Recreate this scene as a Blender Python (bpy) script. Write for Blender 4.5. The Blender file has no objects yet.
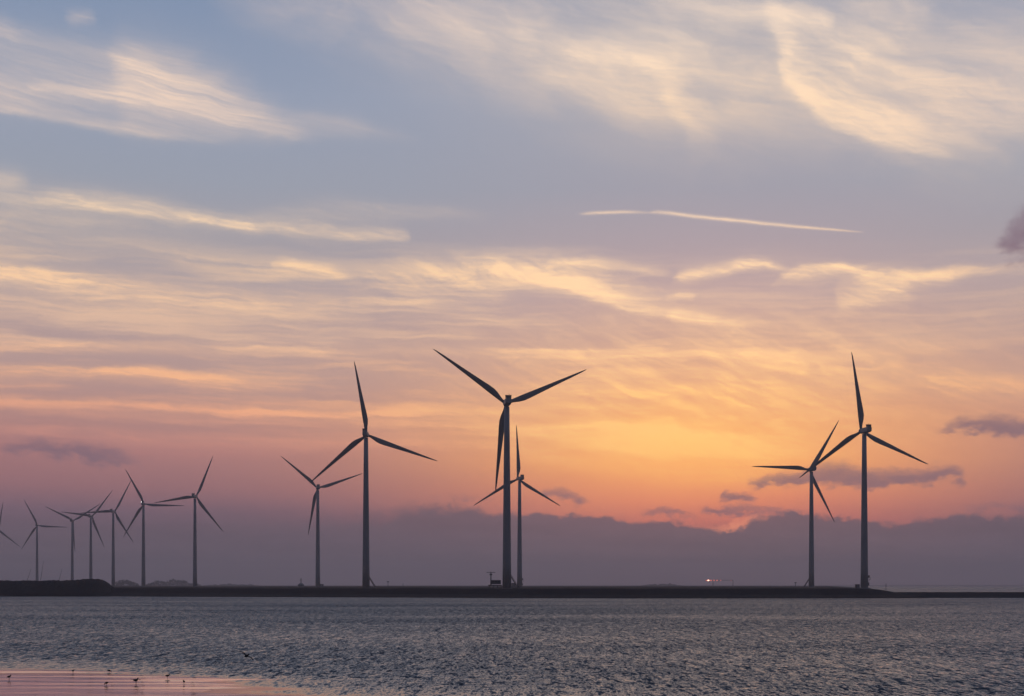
import bpy, bmesh, math, random
from mathutils import Vector, Matrix, noise as mnoise

R = math.radians
random.seed(7)
scene = bpy.context.scene
COL = scene.collection

# ------------------------------------------------------------------ camera
F = 1422.0            # focal length in picture pixels (50 mm on a 36 mm frame)
CAM_Z = 7.0
HOR = 585.0
cam_d = bpy.data.cameras.new('camera')
cam_d.sensor_width = 36.0
cam_d.lens = F / 1024 * 36
cam_d.shift_y = (HOR - 348) / 1024
cam_d.clip_start = 0.5
cam_d.clip_end = 60000
cam = bpy.data.objects.new('camera', cam_d)
COL.objects.link(cam)
cam.location = (0, 0, CAM_Z)
cam.rotation_euler = (R(90), 0, 0)
scene.camera = cam

scene.view_settings.view_transform = 'Standard'
scene.view_settings.look = 'None'
scene.view_settings.exposure = 0
scene.view_settings.gamma = 1
scene.cycles.use_denoising = True
scene.cycles.max_bounces = 6
scene.cycles.diffuse_bounces = 2
scene.cycles.glossy_bounces = 3
scene.cycles.transmission_bounces = 2
scene.cycles.volume_bounces = 1
scene.cycles.caustics_reflective = False
scene.cycles.caustics_refractive = False

def s2l(c):
    out = []
    for v in c:
        v /= 255.0
        out.append(v / 12.92 if v <= .04045 else ((v + .055) / 1.055) ** 2.4)
    return out

# ------------------------------------------------------------------ sky (direction space)
SUN_AZ = math.atan((705 - 512) / F)
SUN_EL = R(1.6)

def ang(x, y):
    az = math.atan((x - 512) / F)
    el = math.atan((HOR - y) / F * math.cos(az))
    return az * F / 100, el * F / 100      # hundredfold: about 100 picture pixels per unit

class G:
    """tiny expression builder for math nodes"""
    def __init__(s, nt): s.nt = nt; s.n = nt.nodes; s.l = nt.links
    def node(s, t, **k):
        nd = s.n.new(t)
        for a, b in k.items(): setattr(nd, a, b)
        return nd
    def put(s, sock, v):
        if isinstance(v, X): v = v.s
        if hasattr(v, 'is_output'): s.l.new(v, sock)
        else: sock.default_value = v
    def m(s, op, *a, clamp=False):
        nd = s.node('ShaderNodeMath', operation=op, use_clamp=clamp)
        for i, v in enumerate(a): s.put(nd.inputs[i], v)
        return X(s, nd.outputs[0])
    def xyz(s, a, b, c):
        nd = s.node('ShaderNodeCombineXYZ')
        for i, v in enumerate((a, b, c)): s.put(nd.inputs[i], v)
        return nd.outputs[0]
    def noise(s, vec, scale=1, detail=4, rough=.5, dist=0, lac=2.0):
        nd = s.node('ShaderNodeTexNoise', noise_dimensions='3D')
        s.put(nd.inputs['Vector'], vec)
        for k, v in (('Scale', scale), ('Detail', detail), ('Roughness', rough), ('Distortion', dist), ('Lacunarity', lac)):
            nd.inputs[k].default_value = v
        return nd
    def sm(s, v, a, b, lo=0., hi=1.):
        nd = s.node('ShaderNodeMapRange', interpolation_type='SMOOTHSTEP')
        s.put(nd.inputs[0], v)
        for i, q in enumerate((a, b, lo, hi)): nd.inputs[i + 1].default_value = q
        return X(s, nd.outputs[0])
    def mix(s, f, a, b):
        nd = s.node('ShaderNodeMix', data_type='RGBA', clamp_factor=True)
        s.put(nd.inputs[0], f)
        for i, v in ((6, a), (7, b)):
            if isinstance(v, (tuple, list)): v = (*v[:3], 1)
            s.put(nd.inputs[i], v)
        return nd.outputs[2]
    def ramp(s, f, stops, interp='LINEAR'):
        nd = s.node('ShaderNodeValToRGB')
        cr = nd.color_ramp; cr.interpolation = interp
        while len(cr.elements) < len(stops): cr.elements.new(.5)
        for e, (p, c) in zip(cr.elements, sorted(stops)):
            e.position = p; e.color = (*c, 1)
        s.put(nd.inputs[0], f)
        return nd.outputs[0]

class X:
    def __init__(s, g, sock): s.g = g; s.s = sock
    def __add__(a, b): return a.g.m('ADD', a, b)
    __radd__ = __add__
    def __sub__(a, b): return a.g.m('SUBTRACT', a, b)
    def __rsub__(a, b): return a.g.m('SUBTRACT', b, a)
    def __mul__(a, b): return a.g.m('MULTIPLY', a, b)
    __rmul__ = __mul__
    def __truediv__(a, b): return a.g.m('DIVIDE', a, b)

world = bpy.data.worlds.new('World')
scene.world = world
world.use_nodes = True
nt = world.node_tree
nt.nodes.clear()
g = G(nt)
tc = g.node('ShaderNodeTexCoord')
sep = g.node('ShaderNodeSeparateXYZ')
g.l.new(tc.outputs['Generated'], sep.inputs[0])
dx, dy, dz = (X(g, o) for o in sep.outputs)
hyp = g.m('SQRT', dx * dx + dy * dy)
U0 = g.m('ARCTAN2', dx, dy) * (F / 100)
V0 = g.m('ARCTAN2', dz, hyp) * (F / 100)

# winds aloft bend every cloud: one warp shared by all of them
wn = g.noise(g.xyz(U0 * .55, V0 * 1.1, 3.3), 1, 3, .5)
wsep = g.node('ShaderNodeSeparateColor'); g.l.new(wn.outputs['Color'], wsep.inputs[0])
wx, wy = X(g, wsep.outputs[0]) - .5, X(g, wsep.outputs[1]) - .5
wn2 = g.noise(g.xyz(U0 * 2.2, V0 * 5., 8.1), 1, 7, .66)
wsep2 = g.node('ShaderNodeSeparateColor'); g.l.new(wn2.outputs['Color'], wsep2.inputs[0])
wx2, wy2 = X(g, wsep2.outputs[0]) - .5, X(g, wsep2.outputs[1]) - .5
U = U0 + wx * .5 + wx2 * .28
V = V0 + wy * .16 + wy2 * .10

# --- clear air and thin veil: colour by height above the horizon, away from and towards the set sun
VN = V0 / 8.0 + wy * .02
def py(y): return (HOR - y) / 800.0
cool = g.ramp(VN, [(py(y), s2l(c)) for y, c in (
    (585, (96, 85, 101)), (545, (98, 84, 100)), (515, (112, 89, 104)), (490, (142, 101, 107)), (455, (160, 113, 113)), (420, (168, 128, 122)),
    (385, (168, 138, 133)), (340, (165, 142, 140)), (300, (161, 146, 147)), (250, (148, 144, 151)), (200, (140, 145, 158)),
    (120, (134, 144, 164)), (0, (110, 130, 160)), (-190, (80, 98, 130)))])
warm = g.ramp(VN, [(py(y), s2l(c)) for y, c in (
    (585, (100, 86, 102)), (545, (112, 86, 98)), (522, (206, 112, 98)), (500, (234, 138, 98)), (465, (250, 166, 96)), (430, (240, 164, 102)),
    (390, (218, 160, 122)), (345, (196, 155, 136)), (300, (180, 152, 148)), (250, (160, 146, 152)), (200, (147, 145, 156)),
    (120, (150, 151, 162)), (0, (130, 140, 160)), (-190, (84, 100, 130)))])
us = SUN_AZ * F / 100
gz = (U0 - us) / 2.65
glow = g.m('EXPONENT', gz * gz * -1.0)
skycol = g.mix(glow, cool, warm)

# --- clear dusk sky behind the veil
nish = g.node('ShaderNodeTexSky', sky_type='NISHITA', sun_disc=False)
nish.sun_elevation = SUN_EL
nish.sun_rotation = SUN_AZ
nish.air_density = 1.0; nish.dust_density = 1.0; nish.ozone_density = 2.0
nscale = g.node('ShaderNodeVectorMath', operation='SCALE')
g.l.new(nish.outputs[0], nscale.inputs[0]); nscale.inputs[3].default_value = .09
veil = g.sm(V0, 2.0, 9.0, .97, .80)
skycol = g.mix(veil, nscale.outputs[0], skycol)

# --- fibres of the cirrus, in three drifts
def fibre(slope, ku, kv, z, detail=5, rough=.62):
    n = g.noise(g.xyz(U * ku, (V + U * slope) * kv, z), 1, detail, rough)
    return X(g, n.outputs[0])
f_flat = fibre(.015, .42, 6.5, 1.7)
f_down = fibre(.17, .42, 8.5, 5.2, 6, .66)
f_fine = fibre(.12, 1.1, 22., 9.4, 4, .65)
f_up = fibre(.42, .9, 6.0, 12.1, 6, .66)
f_puff = X(g, g.noise(g.xyz(U0 * 3.6, V0 * 6.5, 21.), 1, 6, .64).outputs[0])
f_lump = X(g, g.noise(g.xyz(U0 * 7., V0 * 9., 31.), 1, 4, .6).outputs[0])

def stroke(pts, up, down, uu=None, vv=None):
    """a cloud laid along a curve in the sky: pts = (x, y, width, strength); up / down scale the softness on either side"""
    uu = U if uu is None else uu; vv = V if vv is None else vv
    nd = g.node('ShaderNodeRGBCurve')
    t = (uu + 6.0) / 12.0
    g.l.new(g.xyz(t, t, t), nd.inputs[1])
    A = [(*ang(x, y), w / 100, s) for x, y, w, s in pts]
    for ci, val in ((0, lambda a: a[1] / 8), (1, lambda a: a[2]), (2, lambda a: a[3])):
        cv = nd.mapping.curves[ci]
        want = [((a[0] + 6) / 12, val(a)) for a in A]
        cv.points[0].location = want[0]; cv.points[1].location = want[-1]
        for w in want[1:-1]: cv.points.new(*w)
        for p in cv.points: p.handle_type = 'AUTO_CLAMPED'
    nd.mapping.extend = 'HORIZONTAL'
    nd.mapping.use_clip = False
    nd.mapping.update()
    sp = g.node('ShaderNodeSeparateXYZ'); g.l.new(nd.outputs[0], sp.inputs[0])
    c, w, s = (X(g, o) for o in sp.outputs)
    d = (vv - c * 8.0) / w
    dn = g.m('MINIMUM', d, 0.) / down
    du = g.m('MAXIMUM', d, 0.) / up
    e = g.m('EXPONENT', (dn * dn + du * du) * -1.0)
    return e * s

def add(*a):
    t = a[0]
    for b in a[1:]: t = t + b
    return t

f_curl = X(g, g.noise(g.xyz(U * 2.0, (V + U * .12) * 5.5, 51.), 1, 7, .68, .9).outputs[0])
k_curl = g.sm(f_curl, .34, .64, .35, 1.25)
k_flat = g.sm(f_flat, .36, .66)
k_down = g.sm(f_down, .36, .64)
f_hair = X(g, g.noise(g.xyz(U * 2.6, (V + U * .14) * 34., 44.), 1, 3, .6).outputs[0])
k_fine = g.sm(f_fine, .34, .66, .78, 1.1) * g.sm(f_hair, .34, .66, .84, 1.12)
k_up = g.sm(f_up, .34, .66)

# high cirrus shield, upper right
shield = stroke([(200, -20, 30, 0), (285, 0, 34, .4), (420, 25, 50, .6), (560, 50, 56, .8), (690, 70, 62, .85), (800, 75, 55, .85), (900, 80, 66, .95), (1000, 90, 62, .95), (1120, 100, 50, .4)], 1.5, .9)
f_soft = X(g, g.noise(g.xyz(U * .9, (V + U * .30) * 2.2, 61.), 1, 5, .55, .6).outputs[0])
shield_k = g.sm(f_soft, .32, .66, .50, 1.05) * (k_up * .22 + .84)
ridge1 = add(stroke([(757, -10, 24, 0), (766, 8, 34, .35), (776, 40, 36, .6), (788, 76, 24, .8), (812, 103, 14, .85), (850, 122, 13, .8), (890, 138, 13, .75), (930, 150, 11, .5), (955, 160, 8, 0)], 1.5, .55),
             stroke([(780, 40, 30, 0), (800, 70, 36, .4), (850, 92, 40, .5), (910, 120, 36, .5), (960, 140, 22, .25), (1000, 150, 14, 0)], 1.6, .8) * (k_up * .5 + .5))
ridge2 = stroke([(535, 42, 7, 0), (575, 50, 8, .45), (630, 57, 9, .5), (662, 70, 14, .45), (682, 102, 24, .4), (700, 130, 20, .25), (725, 142, 12, 0)], 1.3, .8)
ridge3 = add(stroke([(690, 6, 10, 0), (740, 12, 12, .25), (780, 20, 12, .45), (812, 20, 9, .5), (835, 24, 6, 0)], 1, 1),
             stroke([(630, -10, 8, 0), (700, 0, 9, .3), (770, 12, 9, .3), (800, 16, 8, 0)], 1, 1))
ridge4 = stroke([(380, 20, 24, 0), (450, 30, 26, .3), (540, 55, 28, .25), (640, 100, 26, .35), (700, 125, 14, .2), (740, 135, 10, 0)], 1.2, .8)
high = add(shield * shield_k, (ridge1 * .85 + ridge2 + ridge3 + ridge4) * (k_up * .2 + .8)) * (k_fine * .35 + .65)

# upper left streaks
ul = add(stroke([(-80, 80, 12, .2), (0, 92, 16, .5), (60, 98, 16, .4), (105, 100, 22, .45), (125, 100, 36, .75), (180, 106, 34, .85), (240, 118, 26, .8), (285, 130, 15, .6), (318, 136, 8, .1), (360, 138, 6, 0)], 1.1, .55),
         stroke([(-80, 20, 12, .3), (0, 32, 10, .5), (30, 42, 8, .3), (90, 52, 10, .2), (160, 58, 10, .35), (210, 60, 8, 0)], 1.2, 1),
         stroke([(20, 84, 3, 0), (48, 85, 4, .6), (90, 92, 5, .55), (130, 97, 6, .3), (160, 100, 5, 0)], 1, 1),
         stroke([(-80, 104, 5, .5), (0, 108, 5, .6), (60, 116, 6, .5), (120, 129, 6, .5), (190, 136, 5, .2), (240, 138, 4, 0)], 1.4, .7),
         stroke([(-80, 66, 26, .4), (20, 72, 28, .42), (90, 78, 26, .42), (170, 92, 22, .35), (260, 110, 16, .2), (320, 125, 10, 0)], 1, 1),
         stroke([(110, 60, 14, 0), (140, 70, 18, .4), (180, 85, 16, .3), (250, 100, 12, 0)], 1, 1),
         stroke([(290, 118, 8, 0), (340, 124, 9, .35), (380, 132, 7, .15), (430, 142, 5, 0)], 1, 1),
         stroke([(70, 20, 6, 0), (82, 19, 6, .45), (95, 18, 6, 0)], 1, 1),
         stroke([(-80, 165, 8, .2), (0, 178, 9, .6), (14, 180, 8, .4), (30, 184, 5, 0)], 1, 1))
ul = ul * (k_down * .34 + .64) * (k_fine * .75 + .25)

# middle bands
mid = add(stroke([(-80, 195, 10, .3), (20, 200, 10, .35), (70, 203, 8, .75), (130, 211, 8, .95), (200, 221, 6, .9), (250, 229, 5, .8), (310, 232, 5, .7), (360, 236, 5, .8), (398, 236, 5, .7), (412, 236, 4, 0)], 1.4, .8),
          stroke([(-80, 220, 16, .3), (0, 218, 16, .32), (90, 218, 14, .26), (200, 224, 10, .18), (330, 212, 10, .25), (430, 212, 6, .15), (490, 215, 5, 0)], 1, 1),
          stroke([(-80, 240, 8, .3), (60, 243, 8, .3), (150, 254, 8, .35), (250, 268, 8, .35), (330, 280, 8, 0)], 1, .7),
          stroke([(-80, 268, 14, .7), (0, 273, 15, 1), (60, 282, 14, 1), (130, 290, 12, .95), (220, 297, 11, .8), (330, 302, 9, .65), (400, 302, 8, .1), (470, 300, 6, 0)], 1, 1.1),
          stroke([(270, 264, 6, 0), (300, 266, 6, .8), (325, 270, 7, .8), (345, 278, 6, .4), (365, 285, 5, 0)], 1, 1))
mid = mid * (k_flat * .5 + .5) * (k_curl * .5 + .5) * k_fine
curls = stroke([(340, 280, 10, 0), (380, 278, 14, .5), (440, 276, 18, .75), (500, 272, 17, .75), (560, 276, 16, .55), (620, 285, 12, .3), (690, 295, 8, 0)], 1, 1) * (k_up * .95 + k_flat * .2) * 1.1
sweep = add(stroke([(440, 262, 8, 0), (500, 268, 9, .4), (560, 285, 9, .6), (620, 305, 9, .8), (680, 319, 6, .8), (730, 325, 5, .5), (770, 328, 4, 0)], 1.6, .6),
            stroke([(540, 262, 4, 0), (590, 264, 5, .5), (650, 270, 4, .3), (670, 273, 4, 0)], 1, 1)) * k_fine
contrail = add(stroke([(580, 214, 1.2, 0), (592, 213, 1.5, .7), (620, 212, 1.5, .85), (636, 212, 1.4, .6), (648, 212.5, 1.2, .3), (656, 213, 1.0, 0)], 1, 1, U0 + wx2 * .03, V0 + wy2 * .02),
               stroke([(650, 212, 1.0, 0), (658, 212, 1.7, .8), (700, 217, 1.7, 1), (750, 222, 1.7, 1), (800, 227, 1.3, .95), (840, 230, 1.0, .7), (866, 232, .8, 0)], 1, 1, U0 + wx2 * .03, V0 + wy2 * .02)) * k_fine
right = add(stroke([(672, 276, 5, 0), (690, 274, 6, .75), (720, 268, 6, .75), (745, 262, 5, .85), (765, 265, 4, .5), (785, 270, 4, 0)], 1, 1),
            stroke([(775, 276, 5, 0), (800, 269, 6, .8), (840, 266, 5, .8), (880, 270, 8, .95), (930, 272, 8, .85), (975, 267, 4, .6), (1005, 265, 3, .4), (1030, 264, 3, 0)], .7, 1.3),
            stroke([(838, 285, 8, 0), (850, 296, 14, .5), (880, 292, 12, .6), (905, 292, 12, .45), (925, 300, 8, 0)], 1, 1),
            stroke([(670, 296, 4, 0), (684, 296, 4, .5), (696, 297, 4, 0)], 1, 1)) * (k_up * .5 + .6) * k_fine

# low streaks, golden near the sun
low = add(stroke([(-80, 346, 5, .6), (60, 347, 6, .65), (200, 349, 6, .6), (320, 350, 5, .5), (420, 352, 5, .45), (560, 354, 5, .5), (700, 355, 5, .2), (800, 350, 5, 0)], 1, 1),
          stroke([(-80, 372, 7, .8), (40, 374, 7, .85), (140, 377, 6, .8), (220, 383, 6, .75), (280, 388, 4, .5), (300, 389, 4, 0)], 1, 1),
          stroke([(-80, 402, 4, .25), (100, 404, 5, .35), (210, 412, 5, .75), (280, 414, 5, .8), (330, 415, 4, .4), (420, 412, 6, .7), (520, 414, 6, .6), (620, 432, 5, .4), (700, 440, 5, 0)], 1, 1),
          stroke([(330, 420, 6, 0), (420, 424, 8, .6), (560, 430, 6, .75), (640, 432, 5, .7), (720, 436, 6, .3), (800, 440, 6, 0)], 1, 1),
          stroke([(600, 355, 5, 0), (700, 358, 6, .6), (780, 365, 9, .6), (850, 368, 10, .5), (930, 375, 9, .35), (1024, 380, 9, .3), (1110, 380, 8, 0)], 1.3, .8),
          stroke([(560, 400, 24, 0), (640, 395, 26, .35), (720, 395, 26, .5), (800, 400, 24, .35), (880, 405, 20, 0)], 1, 1) * k_up,
          stroke([(480, 455, 14, 0), (580, 452, 18, .45), (660, 448, 20, .8), (730, 452, 18, .7), (800, 455, 12, .3), (870, 455, 10, 0)], 1, 1),
          stroke([(840, 392, 8, 0), (900, 388, 14, .3), (980, 390, 12, .35), (1060, 392, 10, 0)], 1, 1) * k_up,
          stroke([(-80, 432, 5, .3), (80, 434, 5, .3), (240, 438, 6, .25), (420, 446, 6, .35), (520, 452, 6, .4), (600, 470, 6, .4), (700, 478, 8, .5), (800, 480, 8, 0)], 1, 1))
low = low * (k_flat * .6 + .5) * (k_curl * .4 + .65) * k_fine
veil_band = g.sm(V0, 1.0, 1.9) * g.sm(V0, 2.75, 3.5, 1, 0) * g.sm(f_flat, .40, .72) * g.sm(U0, .6, 2., .55, .25)
wisps = g.sm(V0, 1.0, 1.5) * g.sm(V0, 2.2, 3.0, 1, 0) * k_up * k_curl * glow * .42
behind = g.sm(V0, 5.9, 7.5) * g.sm(f_down, .46, .70) * .22
alpha = add(high * .72, ul * .72, mid * .85, curls * k_curl * .70, sweep * (k_curl * .5 + .5) * .95, contrail * .62, right * (k_curl * .6 + .4), low * .95, veil_band, wisps, behind)
alpha = g.m('MINIMUM', alpha, .95)

cl_cool = g.ramp(VN, [(py(y), s2l(c)) for y, c in (
    (500, (196, 120, 112)), (450, (214, 142, 122)), (410, (226, 162, 126)), (375, (234, 176, 132)), (345, (226, 184, 150)), (280, (232, 192, 152)), (230, (226, 196, 164)),
    (150, (212, 188, 172)), (90, (214, 190, 172)), (0, (204, 184, 174)), (-190, (150, 145, 158)))])
cl_warm = g.ramp(VN, [(py(y), s2l(c)) for y, c in (
    (520, (240, 140, 96)), (480, (255, 178, 98)), (440, (255, 198, 118)), (400, (253, 194, 122)), (355, (248, 196, 142)), (320, (248, 204, 156)), (270, (246, 206, 162)), (230, (240, 206, 172)),
    (130, (240, 206, 170)), (60, (224, 200, 178)), (0, (212, 192, 178)), (-190, (154, 148, 160)))])
clcol = g.mix(g.m('MULTIPLY', glow, 1.0), cl_cool, cl_warm)
skycol = g.mix(alpha, skycol, clcol)

cu = (U - us + .22) / 1.05; cvv = (V0 + wy2 * .2 - 1.40) / .32
core = g.m('EXPONENT', (cu * cu + cvv * cvv) * -1.0) * (k_curl * .4 + .25 + k_flat * .45)
skycol = g.mix(core * .42, skycol, s2l((255, 194, 108)))
# --- small dark clouds below the cirrus
pe = f_puff
Vd = V0 + (pe - .5) * .30; Ud = U0 + wx2 * .25
dark = add(stroke([(-10, 446, 8, 0), (20, 447, 10, .7), (60, 449, 11, .9), (100, 453, 11, .85), (135, 458, 9, .45), (180, 462, 8, 0)], .8, 1, Ud, Vd),
           stroke([(742, 483, 6, 0), (765, 483, 7, .9), (800, 480, 9, 1), (838, 475, 13, 1), (870, 480, 10, 1), (910, 479, 9, 1), (945, 476, 10, 1), (968, 479, 6, 0)], 1.2, .8, Ud, Vd),
           stroke([(925, 432, 5, 0), (940, 430, 6, .35), (955, 426, 8, .7), (985, 426, 11, 1), (1024, 430, 13, 1), (1100, 432, 10, .3)], 1, .8, Ud, Vd),
           stroke([(988, 244, 5, 0), (1000, 243, 12, .5), (1012, 238, 22, .9), (1030, 232, 26, .95), (1100, 236, 16, 0)], 1, 1, Ud, Vd),
           stroke([(535, 494, 4, 0), (552, 495, 8, .85), (572, 496, 7, .7), (592, 500, 4, 0)], 1, 1, Ud, Vd),
           stroke([(715, 497, 3, 0), (728, 497, 5, 1), (745, 497, 5, .9), (762, 498, 3, 0)], 1, 1, Ud, Vd),
           stroke([(700, 510, 5, 0), (720, 510, 5, .85), (742, 509, 5, .8), (775, 511, 6, .7), (810, 515, 5, .4), (830, 516, 5, 0)], 1, 1, Ud, Vd),
           stroke([(640, 514, 4, 0), (665, 514, 6, .9), (690, 515, 4, .5), (702, 517, 3, 0)], 1, 1, Ud, Vd),
           stroke([(425, 496, 4, 0), (460, 496, 5, .35), (490, 497, 4, .3), (520, 498, 4, 0)], 1, 1, Ud, Vd),
           stroke([(960, 507, 3, 0), (980, 507, 4, .5), (1010, 506, 4, .5), (1040, 506, 4, 0)], 1, 1, Ud, Vd))
dark_k = g.sm(dark * 1.15 + (pe - .5) * 1.2 + (f_lump - .5) * .8 - .14, -.05, 1.15) * g.sm(dark, .0, .45)
skycol = g.mix(dark_k * .80, skycol, g.mix(glow, s2l((112, 93, 107)), s2l((122, 96, 106))))

# --- cloud bank along the horizon, ragged top
bank_edge = g.node('ShaderNodeFloatCurve')
g.put(bank_edge.inputs['Value'], (U0 + 6.0) / 12.0)
cv = bank_edge.mapping.curves[0]
pts = [(-90, 520), (0, 520), (100, 518), (200, 517), (300, 517), (380, 515), (410, 508), (450, 507), (500, 514), (560, 515), (600, 516), (640, 522), (665, 520), (690, 527), (735, 527),
       (750, 521), (770, 515), (790, 513), (830, 516), (870, 520), (905, 524), (930, 518), (960, 516), (1000, 517), (1100, 512)]
want = [((ang(x, y)[0] + 6) / 12, ang(x, y)[1] / 8) for x, y in pts]
cv.points[0].location = want[0]; cv.points[1].location = want[-1]
for w in want[1:-1]: cv.points.new(*w)
bank_edge.mapping.extend = 'HORIZONTAL'; bank_edge.mapping.use_clip = False; bank_edge.mapping.update()
edge = X(g, bank_edge.outputs[0]) * 8.0 + (pe - .5) * .20 + (f_lump - .5) * .17
soft = g.sm(U0, -2.5, .3, .16, .028)
bd = (edge - V0) / soft
bank = g.sm(bd, -1.2, 1.4) * g.sm(U0, -3.0, .0, .8, .95)
bank_col = g.ramp(V0, [(0, s2l((94, 84, 95))), (.25, s2l((96, 84, 95))), (.6, s2l((99, 83, 93))), (.85, s2l((106, 86, 95)))])
rimU = (U0 - us - .30) / .22
rim = g.m('EXPONENT', rimU * rimU * -1.0) * g.sm(bd, -2.2, -.2) * g.sm(bd, .2, 2.2, 1, 0)
bank_col = g.mix(glow * .75, bank_col, s2l((122, 94, 98)))
bank_tex = g.node('ShaderNodeVectorMath', operation='SCALE')
g.put(bank_tex.inputs[0], bank_col); g.put(bank_tex.inputs[3], g.sm(f_flat + (pe - .5) * .5, .3, .75, .93, 1.08))
skycol = g.mix(bank, skycol, bank_tex.outputs[0])
skycol = g.mix(rim * .85, skycol, s2l((255, 150, 110)))

# --- the sky opposite the sunset is dusky blue and darker; below the horizon it is dark water
east = g.sm(g.m('ABSOLUTE', U0), 7., 26.)
ecol = g.ramp(V0 / 20., [(0, s2l((38, 40, 50))), (.2, s2l((56, 55, 66))), (.45, s2l((62, 70, 90))), (1, s2l((74, 90, 120)))])
skycol = g.mix(east * .9, skycol, ecol)
skycol = g.mix(g.sm(V0, -.05, -.6), skycol, s2l((60, 60, 74)))

up10 = g.node('ShaderNodeVectorMath', operation='SCALE')
g.put(up10.inputs[0], skycol); up10.inputs[3].default_value = 10.0
bg = g.node('ShaderNodeBackground'); bg.inputs[1].default_value = .135
g.l.new(up10.outputs[0], bg.inputs[0])
wo = g.node('ShaderNodeOutputWorld'); g.l.new(bg.outputs[0], wo.inputs[0])
world.cycles.sampling_method = 'MANUAL'
world.cycles.sample_map_resolution = 512

# the sun, already behind the bank of cloud: very weak and wide
sun_d = bpy.data.lights.new('sun', 'SUN')
sun_d.energy = .04; sun_d.angle = R(45); sun_d.color = (1, .62, .42)
sun = bpy.data.objects.new('sun', sun_d); COL.objects.link(sun)
sd = Vector((math.sin(SUN_AZ) * math.cos(SUN_EL), math.cos(SUN_AZ) * math.cos(SUN_EL), math.sin(SUN_EL)))
sun.rotation_euler = sd.to_track_quat('Z', 'Y').to_euler()

# ------------------------------------------------------------------ helpers
def mat(name, col, rough=.6, spec=.5, metal=0, noise_amt=0, noise_scale=1., bump=0, bump_scale=1., emit=None, es=0):
    m = bpy.data.materials.new(name); m.use_nodes = True
    q = G(m.node_tree)
    b = m.node_tree.nodes['Principled BSDF']
    b.inputs['Base Color'].default_value = (*col, 1)
    b.inputs['Roughness'].default_value = rough
    b.inputs['Metallic'].default_value = metal
    b.inputs['Specular IOR Level'].default_value = spec
    t = q.node('ShaderNodeTexCoord')
    if noise_amt:
        n = q.noise(t.outputs['Object'], noise_scale, 5, .6)
        lo = [c * (1 - noise_amt) for c in col]; hi = [min(1, c * (1 + noise_amt)) for c in col]
        q.l.new(q.ramp(X(q, n.outputs[0]), [(.3, lo), (.7, hi)]), b.inputs['Base Color'])
    if bump:
        n = q.noise(t.outputs['Object'], bump_scale, 5, .6)
        bn = q.node('ShaderNodeBump'); bn.inputs['Strength'].default_value = bump; bn.inputs['Distance'].default_value = .3
        q.l.new(n.outputs[0], bn.inputs['Height']); q.l.new(bn.outputs[0], b.inputs['Normal'])
    if emit:
        b.inputs['Emission Color'].default_value = (*emit, 1); b.inputs['Emission Strength'].default_value = es
    return m

def obj(name, bm, m, parent=None, loc=None, smooth=False):
    me = bpy.data.meshes.new(name)
    bmesh.ops.recalc_face_normals(bm, faces=bm.faces)
    bm.to_mesh(me); bm.free()
    for p in me.polygons: p.use_smooth = smooth
    me.materials.append(m)
    o = bpy.data.objects.new(name, me); COL.objects.link(o)
    if parent: o.parent = parent
    if loc: o.location = loc
    return o

def tag(o, label=None, cat=None, group=None, kind=None):
    if label: o['label'] = label
    if cat: o['category'] = cat
    if group: o['group'] = group
    if kind: o['kind'] = kind
    return o

def empty(name, loc, rz=0):
    o = bpy.data.objects.new(name, None); COL.objects.link(o)
    o.location = loc; o.rotation_euler = (0, 0, rz); o.empty_display_size = 2
    return o

def children(o): return [c for c in bpy.data.objects if c.parent is o]
def copy_tree(o, parent=None):
    c = o.copy(); COL.objects.link(c)
    if parent: c.parent = parent
    for ch in children(o): copy_tree(ch, c)
    return c

def box(bm, cx, cy, cz, sx, sy, sz, rot=None, bev=0):
    M = Matrix.Translation((cx, cy, cz))
    if rot: M = M @ rot
    r = bmesh.ops.create_cube(bm, size=1, matrix=M @ Matrix.Diagonal((sx, sy, sz, 1)))
    if bev:
        es = {e for v in r['verts'] for e in v.link_edges}
        bmesh.ops.bevel(bm, geom=list(es), offset=bev, segments=2, affect='EDGES', profile=.5)

def loft(bm, rings, cap=True):
    prev = None; first = None
    for r in rings:
        vs = [bm.verts.new(p) for p in r]
        if prev:
            n = len(vs)
            for i in range(n): bm.faces.new((prev[i], prev[(i + 1) % n], vs[(i + 1) % n], vs[i]))
        else: first = vs
        prev = vs
    if cap:
        bm.faces.new(first[::-1]); bm.faces.new(prev)

def ring(c, r, n, ax='z'):
    out = []
    for i in range(n):
        a = 2 * math.pi * i / n; p, q = r * math.cos(a), r * math.sin(a)
        out.append(Vector(c) + (Vector((p, q, 0)) if ax == 'z' else Vector((p, 0, q)) if ax == 'y' else Vector((0, p, q))))
    return out

def tube(bm, a, b, r0, r1=None, n=8):
    a, b = Vector(a), Vector(b); r1 = r0 if r1 is None else r1
    q = (b - a).to_track_quat('Z', 'Y').to_matrix()
    rr = []
    for p, r in ((a, r0), (b, r1)):
        rr.append([p + q @ Vector((r * math.cos(2 * math.pi * i / n), r * math.sin(2 * math.pi * i / n), 0)) for i in range(n)])
    loft(bm, rr)

def at(x, Y): return (x - 512) / F * Y      # sideways metres of a picture column at distance Y

# ------------------------------------------------------------------ water
wm = bpy.data.materials.new('water'); wm.use_nodes = True
q = G(wm.node_tree); b = wm.node_tree.nodes['Principled BSDF']
b.inputs['Base Color'].default_value = (.018, .024, .032, 1)
b.inputs['Roughness'].default_value = .10
b.inputs['IOR'].default_value = 1.333
geo = q.node('ShaderNodeNewGeometry')
sp = q.node('ShaderNodeSeparateXYZ'); q.l.new(geo.outputs['Position'], sp.inputs[0])
px_, py_ = X(q, sp.outputs[0]), X(q, sp.outputs[1])
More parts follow.
